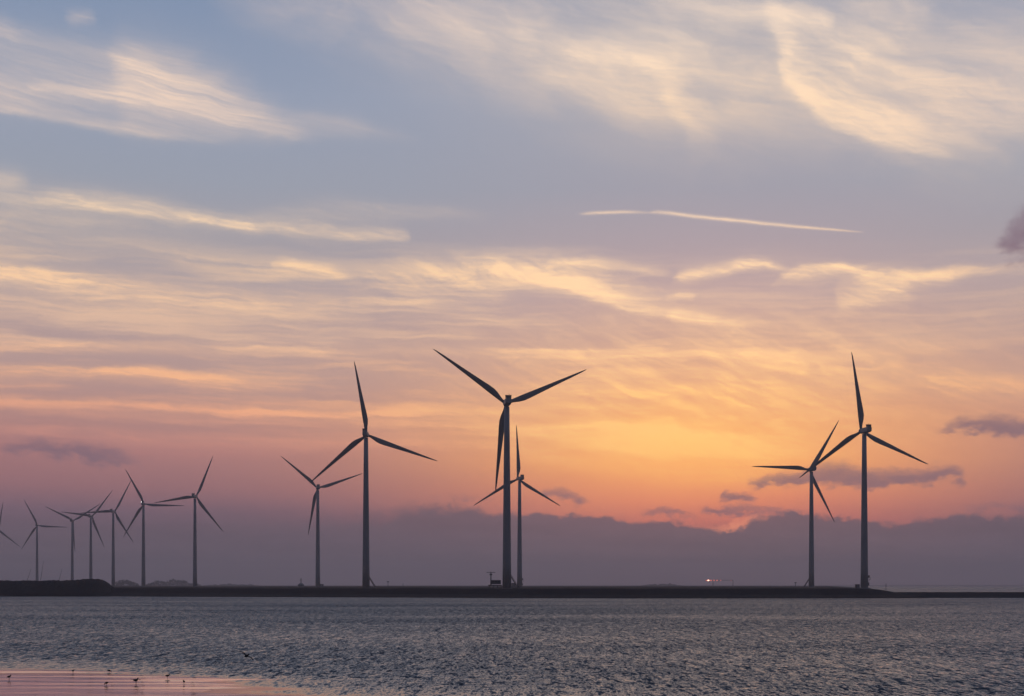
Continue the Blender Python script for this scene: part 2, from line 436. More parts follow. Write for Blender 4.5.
# ripples too small for the mesh tilt the surface directly
rip = q.noise(q.xyz(px_ * 2.2, py_ * .40, 0.), 1, 5, .75)
rs = q.node('ShaderNodeSeparateColor'); q.l.new(rip.outputs['Color'], rs.inputs[0])
patch = X(q, q.noise(q.xyz(px_ * .012, py_ * .03, 7.), 1, 4, .6).outputs[0])
at_ = q.node('ShaderNodeAttribute', attribute_name='chop')
amp = q.sm(patch, .3, .7, 1.02, 1.34) * X(q, at_.outputs['Fac'])
nrm = q.node('ShaderNodeVectorMath', operation='ADD')
q.l.new(geo.outputs['Normal'], nrm.inputs[0])
far = X(q, q.noise(q.xyz(px_ * .9, py_ * .11, 3.), 1, 4, .7).outputs[0])
amp2 = amp * q.sm(far, .28, .72, .66, 1.34)
# the short chop runs towards the near shore: its steep faces lean this way
q.l.new(q.xyz((X(q, rs.outputs[0]) - .5) * amp * 2.4, (q.m('ABSOLUTE', X(q, rs.outputs[1]) - .48) * -3.0 - .09) * amp2, 0.), nrm.inputs[1])
nz = q.node('ShaderNodeVectorMath', operation='NORMALIZE'); q.l.new(nrm.outputs[0], nz.inputs[0])
q.l.new(nz.outputs[0], b.inputs['Normal'])

import numpy as np
def shore_d(X_, Y_):
    """metres of open water beyond the edge of the mudflat"""
    return Y_ - np.interp(X_, [p[0] for p in shore_w], [p[1] for p in shore_w])
def gy(y): return CAM_Z * F / (y - HOR)
shore_pts = [(-200, 666), (0, 670), (60, 671.5), (120, 674.5), (200, 681), (250, 688), (310, 696), (400, 705), (640, 712), (900, 724)]
shore_w = [((x - 512) / F * gy(y), gy(y)) for x, y in shore_pts]

rng = np.random.default_rng(11)
rows = [60.0]
while rows[-1] < 905: rows.append(rows[-1] + .30 + .0011 * (rows[-1] - 60))
rows = np.array(rows)
colsN = 900
tt = np.linspace(-.50, .50, colsN)
YY, TT = np.meshgrid(rows, tt, indexing='ij')
XX = TT * (YY + 40)
ZZ = np.zeros_like(XX)
for k in range(46):
    lam = .7 * (3.0 / .7) ** rng.random()
    th = rng.normal(-1.25, .55)                      # light wind from the side and the far shore
    kx, ky = math.cos(th) * 2 * math.pi / lam, math.sin(th) * 2 * math.pi / lam
    a_ = .0015 * lam ** .9
    ph = rng.random() * 6.283
    w_ = kx * XX + ky * YY + ph + .6 * np.sin(.013 * XX * rng.normal() + .017 * YY * rng.normal() + ph)
    ZZ += a_ * np.sin(w_)
gust = .75 + .35 * np.sin(XX * .012 + 2.2 * np.sin(YY * .021)) * np.sin(YY * .034 + 1.4 * np.sin(XX * .009 + 1)) 
dd = shore_d(XX, YY)
calm = np.clip((dd - .5) / 24., 0, 1) ** .8
shoal = np.sin(.11 * XX + 1.7 * np.sin(.23 * YY)) * np.sin(.62 * YY + .07 * XX + 1.1 * np.sin(.05 * XX)) * np.exp(-np.clip(dd, 0, 60) / 9.)
ZZ *= (.45 + .55 * gust) * calm
me = bpy.data.meshes.new('water')
nr = len(rows)
# a far, coarse skirt of water carries on to the horizon at the same level
ext = np.array([(-9000, -400, -.25), (9000, -400, -.25), (9000, 12000, -.25), (-9000, 12000, -.25)])
co = np.concatenate([np.stack([XX, YY, ZZ], -1).reshape(-1, 3), ext])
idx = np.arange(nr * colsN).reshape(nr, colsN)
qd = np.stack([idx[:-1, :-1], idx[:-1, 1:], idx[1:, 1:], idx[1:, :-1]], -1).reshape(-1, 4)
qd = np.concatenate([qd, [[nr * colsN + i for i in range(4)]]])
me.vertices.add(len(co)); me.vertices.foreach_set('co', co.astype(np.float32).ravel())
me.loops.add(qd.size); me.loops.foreach_set('vertex_index', qd.astype(np.int32).ravel())
me.polygons.add(len(qd)); me.polygons.foreach_set('loop_start', np.arange(0, qd.size, 4, dtype=np.int32))
me.polygons.foreach_set('use_smooth', np.ones(len(qd), dtype=bool))
me.update(calc_edges=True)
at0 = me.attributes.new('chop', 'FLOAT', 'POINT')
at0.data.foreach_set('value', np.concatenate([(np.clip((dd + .3 + 5.0 * shoal) / 20., .004, 1) ** .5 * (.65 + .35 * gust) * (.88 + .34 * np.clip((dd - 50) / 350., 0, 1))).ravel(), np.ones(4)]).astype(np.float32))
me.materials.append(wm)
wo_ = bpy.data.objects.new('water', me); COL.objects.link(wo_)
tag(wo_, kind='structure')


# ------------------------------------------------------------------ wet mudflat, lower left
def fb(x, y, z=0, o=4):
    return mnoise.fractal(Vector((x, y, z)), 1.0, 2.0, o)
def shore_y(x):
    if x <= shore_w[0][0]: return shore_w[0][1]
    for (a, b_), (c, d) in zip(shore_w, shore_w[1:]):
        if a <= x <= c: return b_ + (d - b_) * (x - a) / (c - a)
    return shore_w[-1][1]
mm = bpy.data.materials.new('wet_mud'); mm.use_nodes = True
q = G(mm.node_tree); b = mm.node_tree.nodes['Principled BSDF']
b.inputs['Roughness'].default_value = .04
b.inputs['IOR'].default_value = 1.5
geo = q.node('ShaderNodeNewGeometry'); sp = q.node('ShaderNodeSeparateXYZ'); q.l.new(geo.outputs['Position'], sp.inputs[0])
px_, py_ = X(q, sp.outputs[0]), X(q, sp.outputs[1])
pn = X(q, q.noise(q.xyz(px_ * .07, py_ * .5, 2.), 1, 5, .6).outputs[0])
q.l.new(q.ramp(pn, [(.35, (.11, .078, .08)), (.65, (.19, .135, .132))]), b.inputs['Base Color'])
q.put(b.inputs['Roughness'], q.sm(pn, .3, .75, .02, .10))
rn = X(q, q.noise(q.xyz(px_ * 1.2, py_ * 2.0, 5.), 1, 3, .5).outputs[0])
bn = q.node('ShaderNodeBump'); bn.inputs['Strength'].default_value = .16; bn.inputs['Distance'].default_value = .1
q.put(bn.inputs['Height'], rn); q.l.new(bn.outputs[0], b.inputs['Normal'])
# a film of water lies on the mud
b.inputs['Coat Weight'].default_value = 1.0; b.inputs['Coat IOR'].default_value = 1.33; b.inputs['Coat Roughness'].default_value = .03
q.l.new(bn.outputs[0], b.inputs['Coat Normal'])
bm = bmesh.new()
nx, ny = 220, 260
x0, x1, y0, y1 = -75, 30, 45, 132
gr = []
def mud_h(x, y):
    d = shore_y(x) - y
    h = .05 * math.tanh(d / 5.) + .12 * fb(x * .03, y * .30, 1.) * math.exp(-abs(d - 1) / 10.) + .006 * fb(x * .2, y * .5, 3.)
    return h if d < 30 else h
for j in range(ny + 1):
    row = []
    for i in range(nx + 1):
        x = x0 + (x1 - x0) * i / nx; y = y0 + (y1 - y0) * j / ny
        row.append(bm.verts.new((x, y, mud_h(x, y))))
    gr.append(row)
for j in range(ny):
    for i in range(nx):
        bm.faces.new((gr[j][i], gr[j][i + 1], gr[j + 1][i + 1], gr[j + 1][i]))
tag(obj('mudflat', bm, mm, smooth=True), kind='structure')

# ------------------------------------------------------------------ land: embankment with rough grass, dune on the left, low dam on the right
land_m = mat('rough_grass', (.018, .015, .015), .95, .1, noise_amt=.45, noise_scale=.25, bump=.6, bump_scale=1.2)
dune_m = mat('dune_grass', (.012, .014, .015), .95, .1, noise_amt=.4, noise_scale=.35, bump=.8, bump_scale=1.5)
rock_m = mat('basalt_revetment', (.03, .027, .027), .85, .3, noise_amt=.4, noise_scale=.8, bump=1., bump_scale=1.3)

def land_top(x, y):
    t = 4.95 + .25 * fb(x * .02, y * .01, 4.)
    xe = at(908, 785)                       # right end of the high ground
    s = max(0, min(1, (x - (xe - 26)) / 46)); s = s * s * (3 - 2 * s)
    return t * (1 - s) + -2.0 * s
SHL = [(-400, 885), (-250, 872), (-95, 805), (0, 757), (110, 737), (300, 765)]
def shore_line(x):
    x_ = max(-400, min(300, x))
    for (a, p), (c, d) in zip(SHL, SHL[1:]):
        if a <= x_ <= c: return p + (d - p) * (x_ - a) / (c - a) + 2 * fb(x * .01, 0, 9.)
bm = bmesh.new()
us_ = [-1600 + i * 6 for i in range(int((1600 + 330) / 6))]
prof = [(-3, -1.5), (0, 0.0), (5, .8), (10, 1.35), (14, 1.6), (17, 1.75), (26, None), (45, None), (90, None), (200, None), (420, None), (800, None), (1400, None), (2100, None), (2600, None)]
gr = []
for x in us_:
    row = []
    for (dyy, z) in prof:
        y = shore_line(x) + dyy
        top = land_top(x, y)
        if z is None:
            z = top + .35 * fb(x * .09, y * .05, 2.) if dyy < 300 else top
            if dyy == 17: z = top * .6
        else: z = min(z, top + .2) + .12 * fb(x * .3, y * .3, 1.)
        spread = x if dyy < 100 else x * (1 + (dyy - 100) / 1100.) if x < 0 else x * (1 + (dyy - 100) / 900.)
        row.append(bm.verts.new((spread, y, z)))
    gr.append(row)
for a, c in zip(gr, gr[1:]):
    for k in range(len(prof) - 1):
        bm.faces.new((a[k], c[k], c[k + 1], a[k + 1]))
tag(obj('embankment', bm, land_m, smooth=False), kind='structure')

# dune
bm = bmesh.new()
dx0, dx1 = at(-420, 860), at(98, 860)
nX, nY = 620, 26   # fine enough for tussocks along the crest
gr = []
for i in range(nX + 1):
    x = dx0 + (dx1 - dx0) * i / nX
    env = max(0, min(1, (dx1 + 3 - x) / 13.)); env = env * env * (3 - 2 * env)
    hump = max(0, min(1, (x - at(48, 860)) / 14)) * max(0, min(1, (at(109, 860) - x) / 14)); hump = hump * hump * (3 - 2 * hump)
    row = []
    for j in range(nY + 1):
        t = j / nY; y = 862 + 64 * t
        cs = math.sin(min(1, t * 2.2) * math.pi / 2) ** .9 if t < .5 else max(0, math.cos((t - .5) * math.pi)) ** .7
        h = 9.6 + 1.0 * hump + .45 * fb(x * .12, y * .1, 6.) + .6 * fb(x * .6, y * .3, 8.) + .35 * fb(x * 1.7, y, 3.)
        z = .8 + (h - .8) * cs * env
        if j in (0, nY): z = .2
        row.append(bm.verts.new((x, y, z)))
    gr.append(row)
for a, c in zip(gr, gr[1:]):
    for k in range(nY):
        bm.faces.new((a[k], c[k], c[k + 1], a[k + 1]))
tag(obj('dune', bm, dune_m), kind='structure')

# low dam reaching out of the frame to the right
bm = bmesh.new()
gr = []
for i in range(240):
    x = at(868, 782) + i * 4
    y = 782 + 2 * fb(x * .02, 3, 5.)
    n = fb(x * .2, 1, 2.)
    ht = 3.0 + .12 * n
    gr.append([bm.verts.new((x, y + a, z)) for a, z in ((-8, -1), (-5, .35 + .2 * n), (-1, ht), (4, ht + .1), (10, .4), (14, -1))])
for a, c in zip(gr, gr[1:]):
    for k in range(5): bm.faces.new((a[k], c[k], c[k + 1], a[k + 1]))
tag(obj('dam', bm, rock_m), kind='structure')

# ------------------------------------------------------------------ wind turbines
paint = mat('turbine_paint', (.31, .315, .325), .5, .4, noise_amt=.06, noise_scale=.15)
blade_paint = mat('blade_paint', (.22, .22, .225), .5, .4, noise_amt=.05, noise_scale=.2)
steel = mat('galvanised_steel', (.22, .22, .23), .5, .5, metal=.3, noise_amt=.15, noise_scale=2.)
concrete = mat('concrete', (.24, .23, .22), .9, .2, noise_amt=.2, noise_scale=1.2)
dark_steel = mat('dark_painted_steel', (.07, .07, .08), .6, .4, noise_amt=.2, noise_scale=1.5)
lamp_white = mat('aviation_lamp', (.9, .9, .9), .3, emit=(1, .95, .92), es=5.)
lamp_off = mat('aviation_lamp_off', (.3, .1, .1), .3)
HUB_H, ROT = 113.0, 54.8
HUB_OUT = 5.2                           # the hub stands this far in front of the tower axis

def make_blade():
    bm = bmesh.new()
    S = [(1.2, 1.9, 1.9, 0, 0), (3.0, 1.95, 1.85, 0, 8), (5.0, 2.5, 1.6, -.25, 14), (8, 3.55, 1.25, -.75, 15), (11, 4.05, .95, -1.0, 13), (15, 3.85, .75, -.98, 10), (20, 3.35, .6, -.85, 7.5), (27, 2.75, .46, -.7, 5), (34, 2.2, .36, -.55, 3), (41, 1.7, .27, -.42, 1.5), (47, 1.25, .2, -.3, .6), (51.5, .85, .14, -.18, 0), (54, .45, .09, -.05, 0), (54.8, .1, .04, .05, 0)]
    rings = []
    for (r, ch, th, off, tw) in S:
        tw = R(tw + 4); pts = []
        round_ = max(0, min(1, 1 - (r - 3) / 6))
        for i in range(18):
            a = 2 * math.pi * i / 18
            u, v = math.cos(a), math.sin(a)
            sharp = 1 - (1 - round_) * .55 * (1 - u) / 2          # trailing edge thins out
            x = u * ch / 2 + off; y = v * th / 2 * sharp
            x, y = x * math.cos(tw) - y * math.sin(tw), x * math.sin(tw) + y * math.cos(tw)
            pts.append((-x, y + .0007 * r * r, r * 1.015))                 # blades bend slightly towards the wind
        rings.append(pts)
    loft(bm, rings)
    return bm

def make_turbine():
    root = empty('wind_turbine', (0, 0, 0))
    # tower: tapered rolled steel with flange joints
    bm = bmesh.new()
    rr = []
    zs = [(0, 2.7), (15, 2.57), (30, 2.43), (46, 2.27), (62, 2.1), (76, 1.94), (90, 1.79), (HUB_H - 2.3, 1.55)]
    for z, r in zs: rr.append(ring((0, 0, z), r, 40))
    loft(bm, rr)
    tw = obj('tower', bm, paint, root, smooth=True)
    bm = bmesh.new(); box(bm, 0, -2.52, 3.9, 1.0, .22, 2.3, bev=.04)
    obj('door', bm, dark_steel, tw)
    bm = bmesh.new(); loft(bm, [ring((0, 0, -2.5), 5.2, 28), ring((0, 0, -.1), 5.0, 28), ring((0, 0, .25), 3.4, 28)])
    obj('foundation', bm, concrete, root)
    # service stair up to the door
    # nacelle: rotor axis along +Y, tail towards -Y
    head = empty('nacelle_mount', (0, 0, HUB_H))
    bm = bmesh.new()
    sec = [(3.2, 1.5, 1.55, 0), (2.6, 1.8, 1.8, 0), (0, 1.95, 1.95, .05), (-5.5, 1.95, 1.95, .1), (-8.2, 1.85, 1.8, .2), (-9.2, 1.55, 1.45, .3)]
    rings = []
    for (y, w, h, dz) in sec:
        pts = []
        for i in range(24):
            a = 2 * math.pi * i / 24
            c, s = math.cos(a), math.sin(a); e = .42
            pts.append((w * math.copysign(abs(c) ** e, c), y, dz + h * math.copysign(abs(s) ** e, s)))
        rings.append(pts)
    loft(bm, rings)
    nac = obj('nacelle', bm, paint, root, (0, 0, HUB_H), smooth=False)
    bpy.data.objects.remove(head)
    bm = bmesh.new()                         # cooler fins across the tail of the roof
    for sx in (-1.75, -.6, .6, 1.75): box(bm, sx, -7.4, 2.75, .14, .9, 1.7)
    box(bm, 0, -7.4, 3.66, 3.9, 1.0, .14); box(bm, 0, -7.1, 2.8, 3.3, .25, 1.45)
    obj('cooler', bm, steel, nac)
    bm = bmesh.new(); tube(bm, (.9, -5.6, 1.95), (.9, -5.6, 4.6), .05, n=6); box(bm, .9, -5.6, 4.5, .9, .06, .06); box(bm, .5, -5.6, 4.7, .16, .16, .3)
    obj('wind_vane', bm, steel, nac)
    bm = bmesh.new(); tube(bm, (-1.3, -8.6, 1.9), (-1.3, -8.6, 2.3), .16, n=10); tube(bm, (-1.3, -8.6, 2.3), (-1.3, -8.6, 2.8), .27, .22, n=12)
    obj('aviation_light', bm, lamp_off, nac)
    # rotor
    bm = bmesh.new()
    loft(bm, [ring((0, y, 0), r, 28, 'y') for y, r in ((-1.9, 1.5), (-1.5, 1.75), (0, 1.85), (1.0, 1.6), (1.8, 1.05), (2.2, .5), (2.35, .05))])
    hub = obj('hub', bm, paint, root, (0, HUB_OUT, HUB_H + .3), smooth=True)
    bl = obj('blade', make_blade(), blade_paint, hub, smooth=True)
    for k in (1, 2):
        c = bl.copy(); COL.objects.link(c); c.parent = hub; c.rotation_euler = (0, k * 2 * math.pi / 3, 0)
    return root

GRP = 'wind turbines along the shore'
ZB = 4.75
# hub picture position, blade tips, yaw against the line of sight, label
TURB = [
 ((-3, 529), [(2, 501), (17.8, 546.7)], 12, 'small hazy wind turbine cut off by the left edge, only two blade tips showing'),
 ((37, 526), [(24.1, 499.7), (66, 527.4), (22.3, 549.2)], 8, 'small hazy wind turbine behind the dune, whole rotor clear of its neighbours'),
 ((72.1, 520.8), [(45, 506.5), (98, 504.6)], 15, 'hazy wind turbine with one blade hanging straight down along its tower'),
 ((90.9, 513.6), [(61, 512), (111.7, 490.8), (103.6, 546.6)], 22, 'hazy wind turbine whose level left blade crosses the rotor of its left neighbour'),
 ((113, 509.9), [(130.8, 480.7), (80, 512.4), (133.3, 541.6)], 24, 'hazy wind turbine at the right end of the dune, overlapping rotors on both sides'),
 ((143.5, 502.2), [(125, 469.2), (183.3, 506), (123.9, 537)], 9, 'hazy wind turbine with white lights lit on its nacelle, one blade level to the right'),
 ((195, 494.6), [(212, 456.5), (153.6, 502.2), (223, 531.4)], 17, 'tallest wind turbine of the left row, nearest the gap of open sky'),
 ((319, 486.3), [(281.3, 456.5), (362.7, 472.5), (308.5, 535.2)], -4, 'distant wind turbine with kiosk at its foot, blade meeting a taller turbine on its right'),
 ((366.4, 434.1), [(353.3, 360.5), (437.3, 461.3), (309.6, 483)], 6, 'tall dark wind turbine with one blade almost straight up, left of the largest one'),
 ((507.7, 403.5), [(431.2, 350), (588, 367.3), (494.7, 491)], -7, 'largest and nearest wind turbine, beside the small hut with a mast'),
 ((519.8, 479.5), [(517.5, 425), (474, 507), (561.9, 504.3)], -21, 'smaller wind turbine close behind the right side of the largest one'),
 ((811.8, 468.2), [(840, 420), (753, 467.5), (835.3, 521)], -21, 'wind turbine with a level left blade, behind the blade tip of the tall right turbine'),
 ((863.4, 430.5), [(853.3, 353), (929.5, 461.9), (801, 478.3)], -24, 'tall dark wind turbine at far right with one blade nearly upright'),
]
proto = make_turbine()
turbines = []
for i, (hp, tips, yaw, lab) in enumerate(TURB):
    if len(tips) == 3: hp = (sum(p for p, q_ in tips) / 3, sum(q_ for p, q_ in tips) / 3)
    else: hp = (hp[0] + 1, hp[1])
    if i == 9: hp = (hp[0] + 1.2, hp[1] + .6)
    Y = F * (ZB + HUB_H + .3 - CAM_Z) / (HOR - hp[1])
    az = math.atan((hp[0] - 512) / F)
    # rotor heads away from the camera, turned by the yaw against the line of sight; -az: +Y towards the turbine
    rz = -az - R(yaw)
    cs = math.cos(R(yaw))
    ths = []
    for k, (tx, ty) in enumerate(tips):
        ths.append(math.atan2((tx - hp[0]) / cs, hp[1] - ty))
    # all blades modulo 120 degrees
    m3 = sum(math.sin(3 * t) for t in ths), sum(math.cos(3 * t) for t in ths)
    th = math.atan2(*m3) / 3
    rpx = sum(math.hypot((tx - hp[0]) / cs, ty - hp[1]) for tx, ty in tips) / len(tips)
    size = max(.95, min(1.07, rpx * Y / F / (ROT * 1.015)))
    o = copy_tree(proto)
    bx = at(hp[0], Y) + math.sin(rz) * HUB_OUT
    o.location = (bx, Y - math.cos(rz) * HUB_OUT, ZB)
    o.rotation_euler = (0, 0, rz)
    tag(o, lab, 'wind turbine', GRP)
    for c in children(o):
        if c.name.startswith('hub'): c.rotation_euler = (R(0), th, 0); c.scale = (size,) * 3
        if c.name.startswith('nacelle') and i == 5:
            for l in children(c):
                if l.name.startswith('aviation'):
                    l.data = l.data.copy(); l.data.materials[0] = lamp_white; l['label'] = 'white aviation light switched on'
    turbines.append(o)
for ch in children(proto):
    for c2 in children(ch):
        bpy.data.objects.remove(c2)
    bpy.data.objects.remove(ch)
bpy.data.objects.remove(proto)

# service stairs at the feet of the nearer towers (parts of their turbine)
def add_stair(t, side):
    rz = t.rotation_euler[2]
    bm = bmesh.new()
    for s in (-.55, .55):
        tube(bm, (side * 2.6, s, 7.2), (side * 6.9, s, .3), .32, n=6)
        tube(bm, (side * 2.6, s, 8.4), (side * 6.9, s, 1.5), .10, n=6)
        for k in range(6):
            x = 2.6 + k * .86; z = 7.2 - k * 1.38
            tube(bm, (side * x, s, z), (side * x, s, z + 1.2), .07, n=6)
    for k in range(22):
        x = 2.7 + k * .195; box(bm, side * x, 0, 7.05 - k * .313, .24, 1.0, .06)
    box(bm, side * 2.5, 0, 7.25, 1.8, 1.6, .2); box(bm, side * 6.9, 0, .8, .5, 1.3, 1.6)
    o = obj('service_stair', bm, dark_steel, t); o.rotation_euler = (0, 0, -rz)
def add_landing(t, side):
    rz = t.rotation_euler[2]
    bm = bmesh.new()
    box(bm, side * 3.2, 0, 6.4, 2.4, 2.0, .15)
    for x in (2.2, 4.3):
        for y in (-.9, .9): tube(bm, (side * x, y, 6.4), (side * x, y, 7.6), .05, n=6)
    for y in (-.9, .9): tube(bm, (side * 2.2, y, 7.6), (side * 4.3, y, 7.6), .05, n=6)
    tube(bm, (side * 4.3, -.9, 7.6), (side * 4.3, .9, 7.6), .05, n=6)
    tube(bm, (side * 2.4, 0, 4.4), (side * 4.1, 0, 6.3), .1, n=6)
    box(bm, side * 3.1, 0, 8.3, 1.3, 1.2, 1.7, bev=.05)
    box(bm, side * 2.9, .2, 3.0, 1.0, 1.4, 2.2, bev=.05)
    o = obj('service_landing', bm, dark_steel, t); o.rotation_euler = (0, 0, -rz)
add_stair(turbines[8], 1); add_stair(turbines[9], 1); add_stair(turbines[11], -1); add_landing(turbines[12], 1); add_landing(turbines[10], 1)

def ground_z(): return ZB + .1
# transformer kiosks
def kiosk(x, Y, w, h, lab):
    r = empty('transformer_kiosk', (at(x, Y), Y, ZB))
    bm = bmesh.new(); box(bm, 0, 0, h / 2 - .6, w, w * 1.3, h + 1.2, bev=.05); obj('cabinet', bm, dark_steel, r)
    bm = bmesh.new(); box(bm, 0, 0, h + .1, w + .4, w * 1.3 + .4, .2, bev=.05); obj('roof', bm, concrete, r)
    bm = bmesh.new(); box(bm, 0, -w * .65 - .03, h * .45, w * .5, .06, h * .75); obj('door', bm, steel, r)
    tag(r, lab, 'transformer kiosk', 'transformer kiosks beside the turbines')
tp = turbines[7].location; kiosk(321.8, tp.y - 8, 3.4, 3.2, 'dark boxy transformer kiosk at the right foot of a distant turbine')
tp = turbines[12].location; kiosk(857.3, tp.y - 6, 2.6, 2.6, 'dark boxy transformer kiosk at the left foot of the far right turbine')
tp = turbines[10].location; kiosk(513.5, tp.y - 60, 4.2, 4.0, 'grey transformer kiosk between the towers of the largest turbine and the smaller one behind')

# hut with mast left of the largest turbine
Yh = 872
r = empty('equipment_hut', (at(495.8, Yh), Yh, ZB + 1.3))
bm = bmesh.new(); box(bm, .1, 0, 2.7, 6.0, 3.0, 2.5, bev=.06); hb = obj('cabin', bm, dark_steel, r)
glass_m = mat('dark_glass', (.03, .035, .045), .1, .5)
for wx_ in (-1.6, .2, 1.9):
    bm = bmesh.new(); box(bm, wx_, -1.52, 3.0, 1.1, .06, .8); obj('window', bm, glass_m, hb)
bm = bmesh.new(); box(bm, -.4, 0, .75, 8.4, 3.4, .6)
for x in (-4, -1.5, 1, 3.2):
    for y in (-1.2, 1.2): tube(bm, (x, y, -2.4), (x, y, .9), .16, n=8)
obj('platform', bm, dark_steel, r)
bm = bmesh.new(); tube(bm, (-3.0, 0, 1), (-3.0, 0, 8.6), .42, .24, n=10)
ms = obj('mast', bm, dark_steel, r)
bm = bmesh.new(); box(bm, -3.0, 0, 8.7, 5.4, .35, .3, bev=.04); box(bm, -3.0, 0, 7.4, 1.6, 1.2, 1.0, bev=.08); tube(bm, (-3., 0, 8.7), (-3., 0, 9.6), .08, n=6)
obj('crossarm', bm, dark_steel, ms)
tag(r, 'dark equipment hut on stilts with crossarm mast beside the largest turbine', 'hut')

# little beacon hut further left
Yb = 1500
r = empty('beacon_hut', (at(301, Yb), Yb, ZB))
bm = bmesh.new()
loft(bm, [[(-s, -s, z), (s, -s, z), (s, s, z), (-s, s, z)] for z, s in ((-1, 3.2), (2.4, 3.0), (4.0, 1.5))])
obj('cabin', bm, concrete, r)
bm = bmesh.new(); tube(bm, (0, 0, 3.8), (0, 0, 9.5), .5, .3, n=8); box(bm, 0, 0, 7.5, 2.6, .4, .3); obj('mast', bm, dark_steel, r)
tag(r, 'small pale beacon hut with short mast, left of a distant turbine', 'hut')

# lit gantry near the sunset side
Yg = 1500
r = empty('light_gantry', (at(722, Yg), Yg, ZB))
xa, xb = at(713, Yg) - at(722, Yg), at(733, Yg) - at(722, Yg)
for x in (xa, xb):
    bm = bmesh.new(); tube(bm, (x, 0, -1), (x, 0, 7.4), .3, .22, n=8); obj('post', bm, steel, r)
bm = bmesh.new(); xl = at(705, Yg) - at(722, Yg); box(bm, (xl + xb) / 2, 0, 7.3, xb - xl + .4, .35, .35); bmo = obj('beam', bm, steel, r)
lw = mat('lamp_glow', (1, .8, .7), .4, emit=(1, .46, .32), es=3.2)
lr = mat('red_lamp_glow', (1, .3, .2), .4, emit=(1, .22, .16), es=.9)
for (x, m_, s) in ((708.3, lw, .95), (706.3, lr, .6), (711, lr, .75), (714, lr, .7), (717, lr, .65), (720.5, lr, .5), (731, lr, .3)):
    bm = bmesh.new(); xx = at(x, Yg) - at(722, Yg)
    bmesh.ops.create_icosphere(bm, subdivisions=2, radius=s, matrix=Matrix.Translation((xx, -.7, 7.1)) @ Matrix.Diagonal((1.2, .6, .75, 1)))
    obj('lamp', bm, m_, bmo)
tag(r, 'lamp gantry with one bright white lamp and a row of red lamps', 'lamp gantry')

# posts on the shore
def post(x, Y, h, lab, bar=0):
    bm = bmesh.new(); tube(bm, (0, 0, -1), (0, 0, h), .22, .16, n=8)
    if bar: box(bm, 0, 0, h - .4, bar, .3, .7, bev=.05)
    o = obj('marker_post', bm, dark_steel, loc=(at(x, Y), Y, ZB)); tag(o, lab, 'post', 'marker posts on the shore')
post(388, 1250, 5.5, 'thin marker post with small sign board right of the tall left turbine', 2.0)
post(403, 1400, 4, 'short bare marker post between the tall left turbine and the hut')
post(795.5, 1150, 4.5, 'thin marker post with sign plate left of the turbine with a level blade', 1.6)
post(886, 900, 3.2, 'low bare marker post right of the far right turbine')

# ------------------------------------------------------------------ far shore: trees and crane booms fading into the haze
leaf = mat('far_foliage', (.05, .06, .04), .95, .1, noise_amt=.4, noise_scale=.1)
bark = mat('far_bark', (.08, .065, .05), .95, .1, noise_amt=.3, noise_scale=.5)
def grove(xa, xb, Y, hmax, lab):
    bm = bmesh.new(); rnd = random.Random(int(xa * 7 + Y))
    w = at(xb, Y) - at(xa, Y); n = max(60, int(abs(w) * 14))
    for k in range(n):
        u = rnd.random(); env = (math.sin(math.pi * u) ** .5) * (.72 + .28 * fb(u * w * .04, Y, 3.) * 1.5)
        x = at(xa, Y) + u * w; z = rnd.random() ** .7 * hmax * max(.25, env); y = Y + rnd.uniform(-25, 25)
        s = rnd.uniform(1.2, 2.6)
        c = Vector((x, y, z)); d = [Vector((rnd.uniform(-1, 1), rnd.uniform(-1, 1), rnd.uniform(-1, 1))).normalized() * s for _ in range(4)]
        v = [bm.verts.new(c + q_) for q_ in d]
        for f_ in ((0, 1, 2), (0, 2, 3), (0, 3, 1), (1, 3, 2)): bm.faces.new([v[i] for i in f_])
    o = obj('far_wood', bm, leaf); tag(o, lab, 'wood', 'far woods in the haze', kind='stuff')
grove(2, 14, 3600, 26, 'faint clump of trees at far left, fading into the haze')
grove(113, 137, 3600, 27, 'faint rounded wood between two turbines of the left row')
grove(144, 200, 4200, 28, 'long faint wood behind the tallest turbine of the left row')
grove(200, 262, 5200, 12, 'very low faint wood right of the left row of turbines')
grove(640, 684, 5200, 14, 'very low faint wood left of the lit gantry')
land_far = bmesh.new()
gr = []
for i in range(161):
    x = -6750 + i * 84; y = 9500 + 120 * fb(x * .001, 0, 4.)
    gr.append([land_far.verts.new((x, y + a, z)) for a, z in ((0, -1), (30, 4.5 + 1.5 * fb(x * .01, 2, 2.)), (1500, 5), (1560, -1))])
for a, c in zip(gr, gr[1:]):
    for k in range(3): land_far.faces.new((a[k], c[k], c[k + 1], a[k + 1]))
tag(obj('far_shore', land_far, leaf), kind='structure')

def crane(x, xt, yt, Y, lab):
    r = empty('harbour_crane', (at(x, Y), Y, 3))
    H = (HOR - yt) / F * Y + CAM_Z - 3
    dxm = at(xt, Y) - at(x, Y)
    bm = bmesh.new(); box(bm, 0, 0, 4, 9, 7, 8, bev=.3); obj('machine_house', bm, dark_steel, r)
    bm = bmesh.new()
    for s in (-1.2, 1.2):
        tube(bm, (0, s, 6), (dxm, s * .3, H), .9, .5, n=6)
    for k in range(8):
        t = k / 8; tube(bm, (dxm * t, -1.2 + .9 * t, 6 + (H - 6) * t), (dxm * (t + .12), 1.2 - .9 * t, 6 + (H - 6) * (t + .12)), .25, n=5)
    obj('boom', bm, dark_steel, r)
    tag(r, lab, 'crane', 'harbour cranes in the haze')
crane(26, 31, 569, 4600, 'short faint crane boom leaning right, left of all other cranes')
crane(40, 43.5, 561, 4600, 'tallest faint crane boom, leaning right close beside a turbine tower')
crane(58, 62, 569, 4700, 'faint crane boom leaning right between two turbine towers')

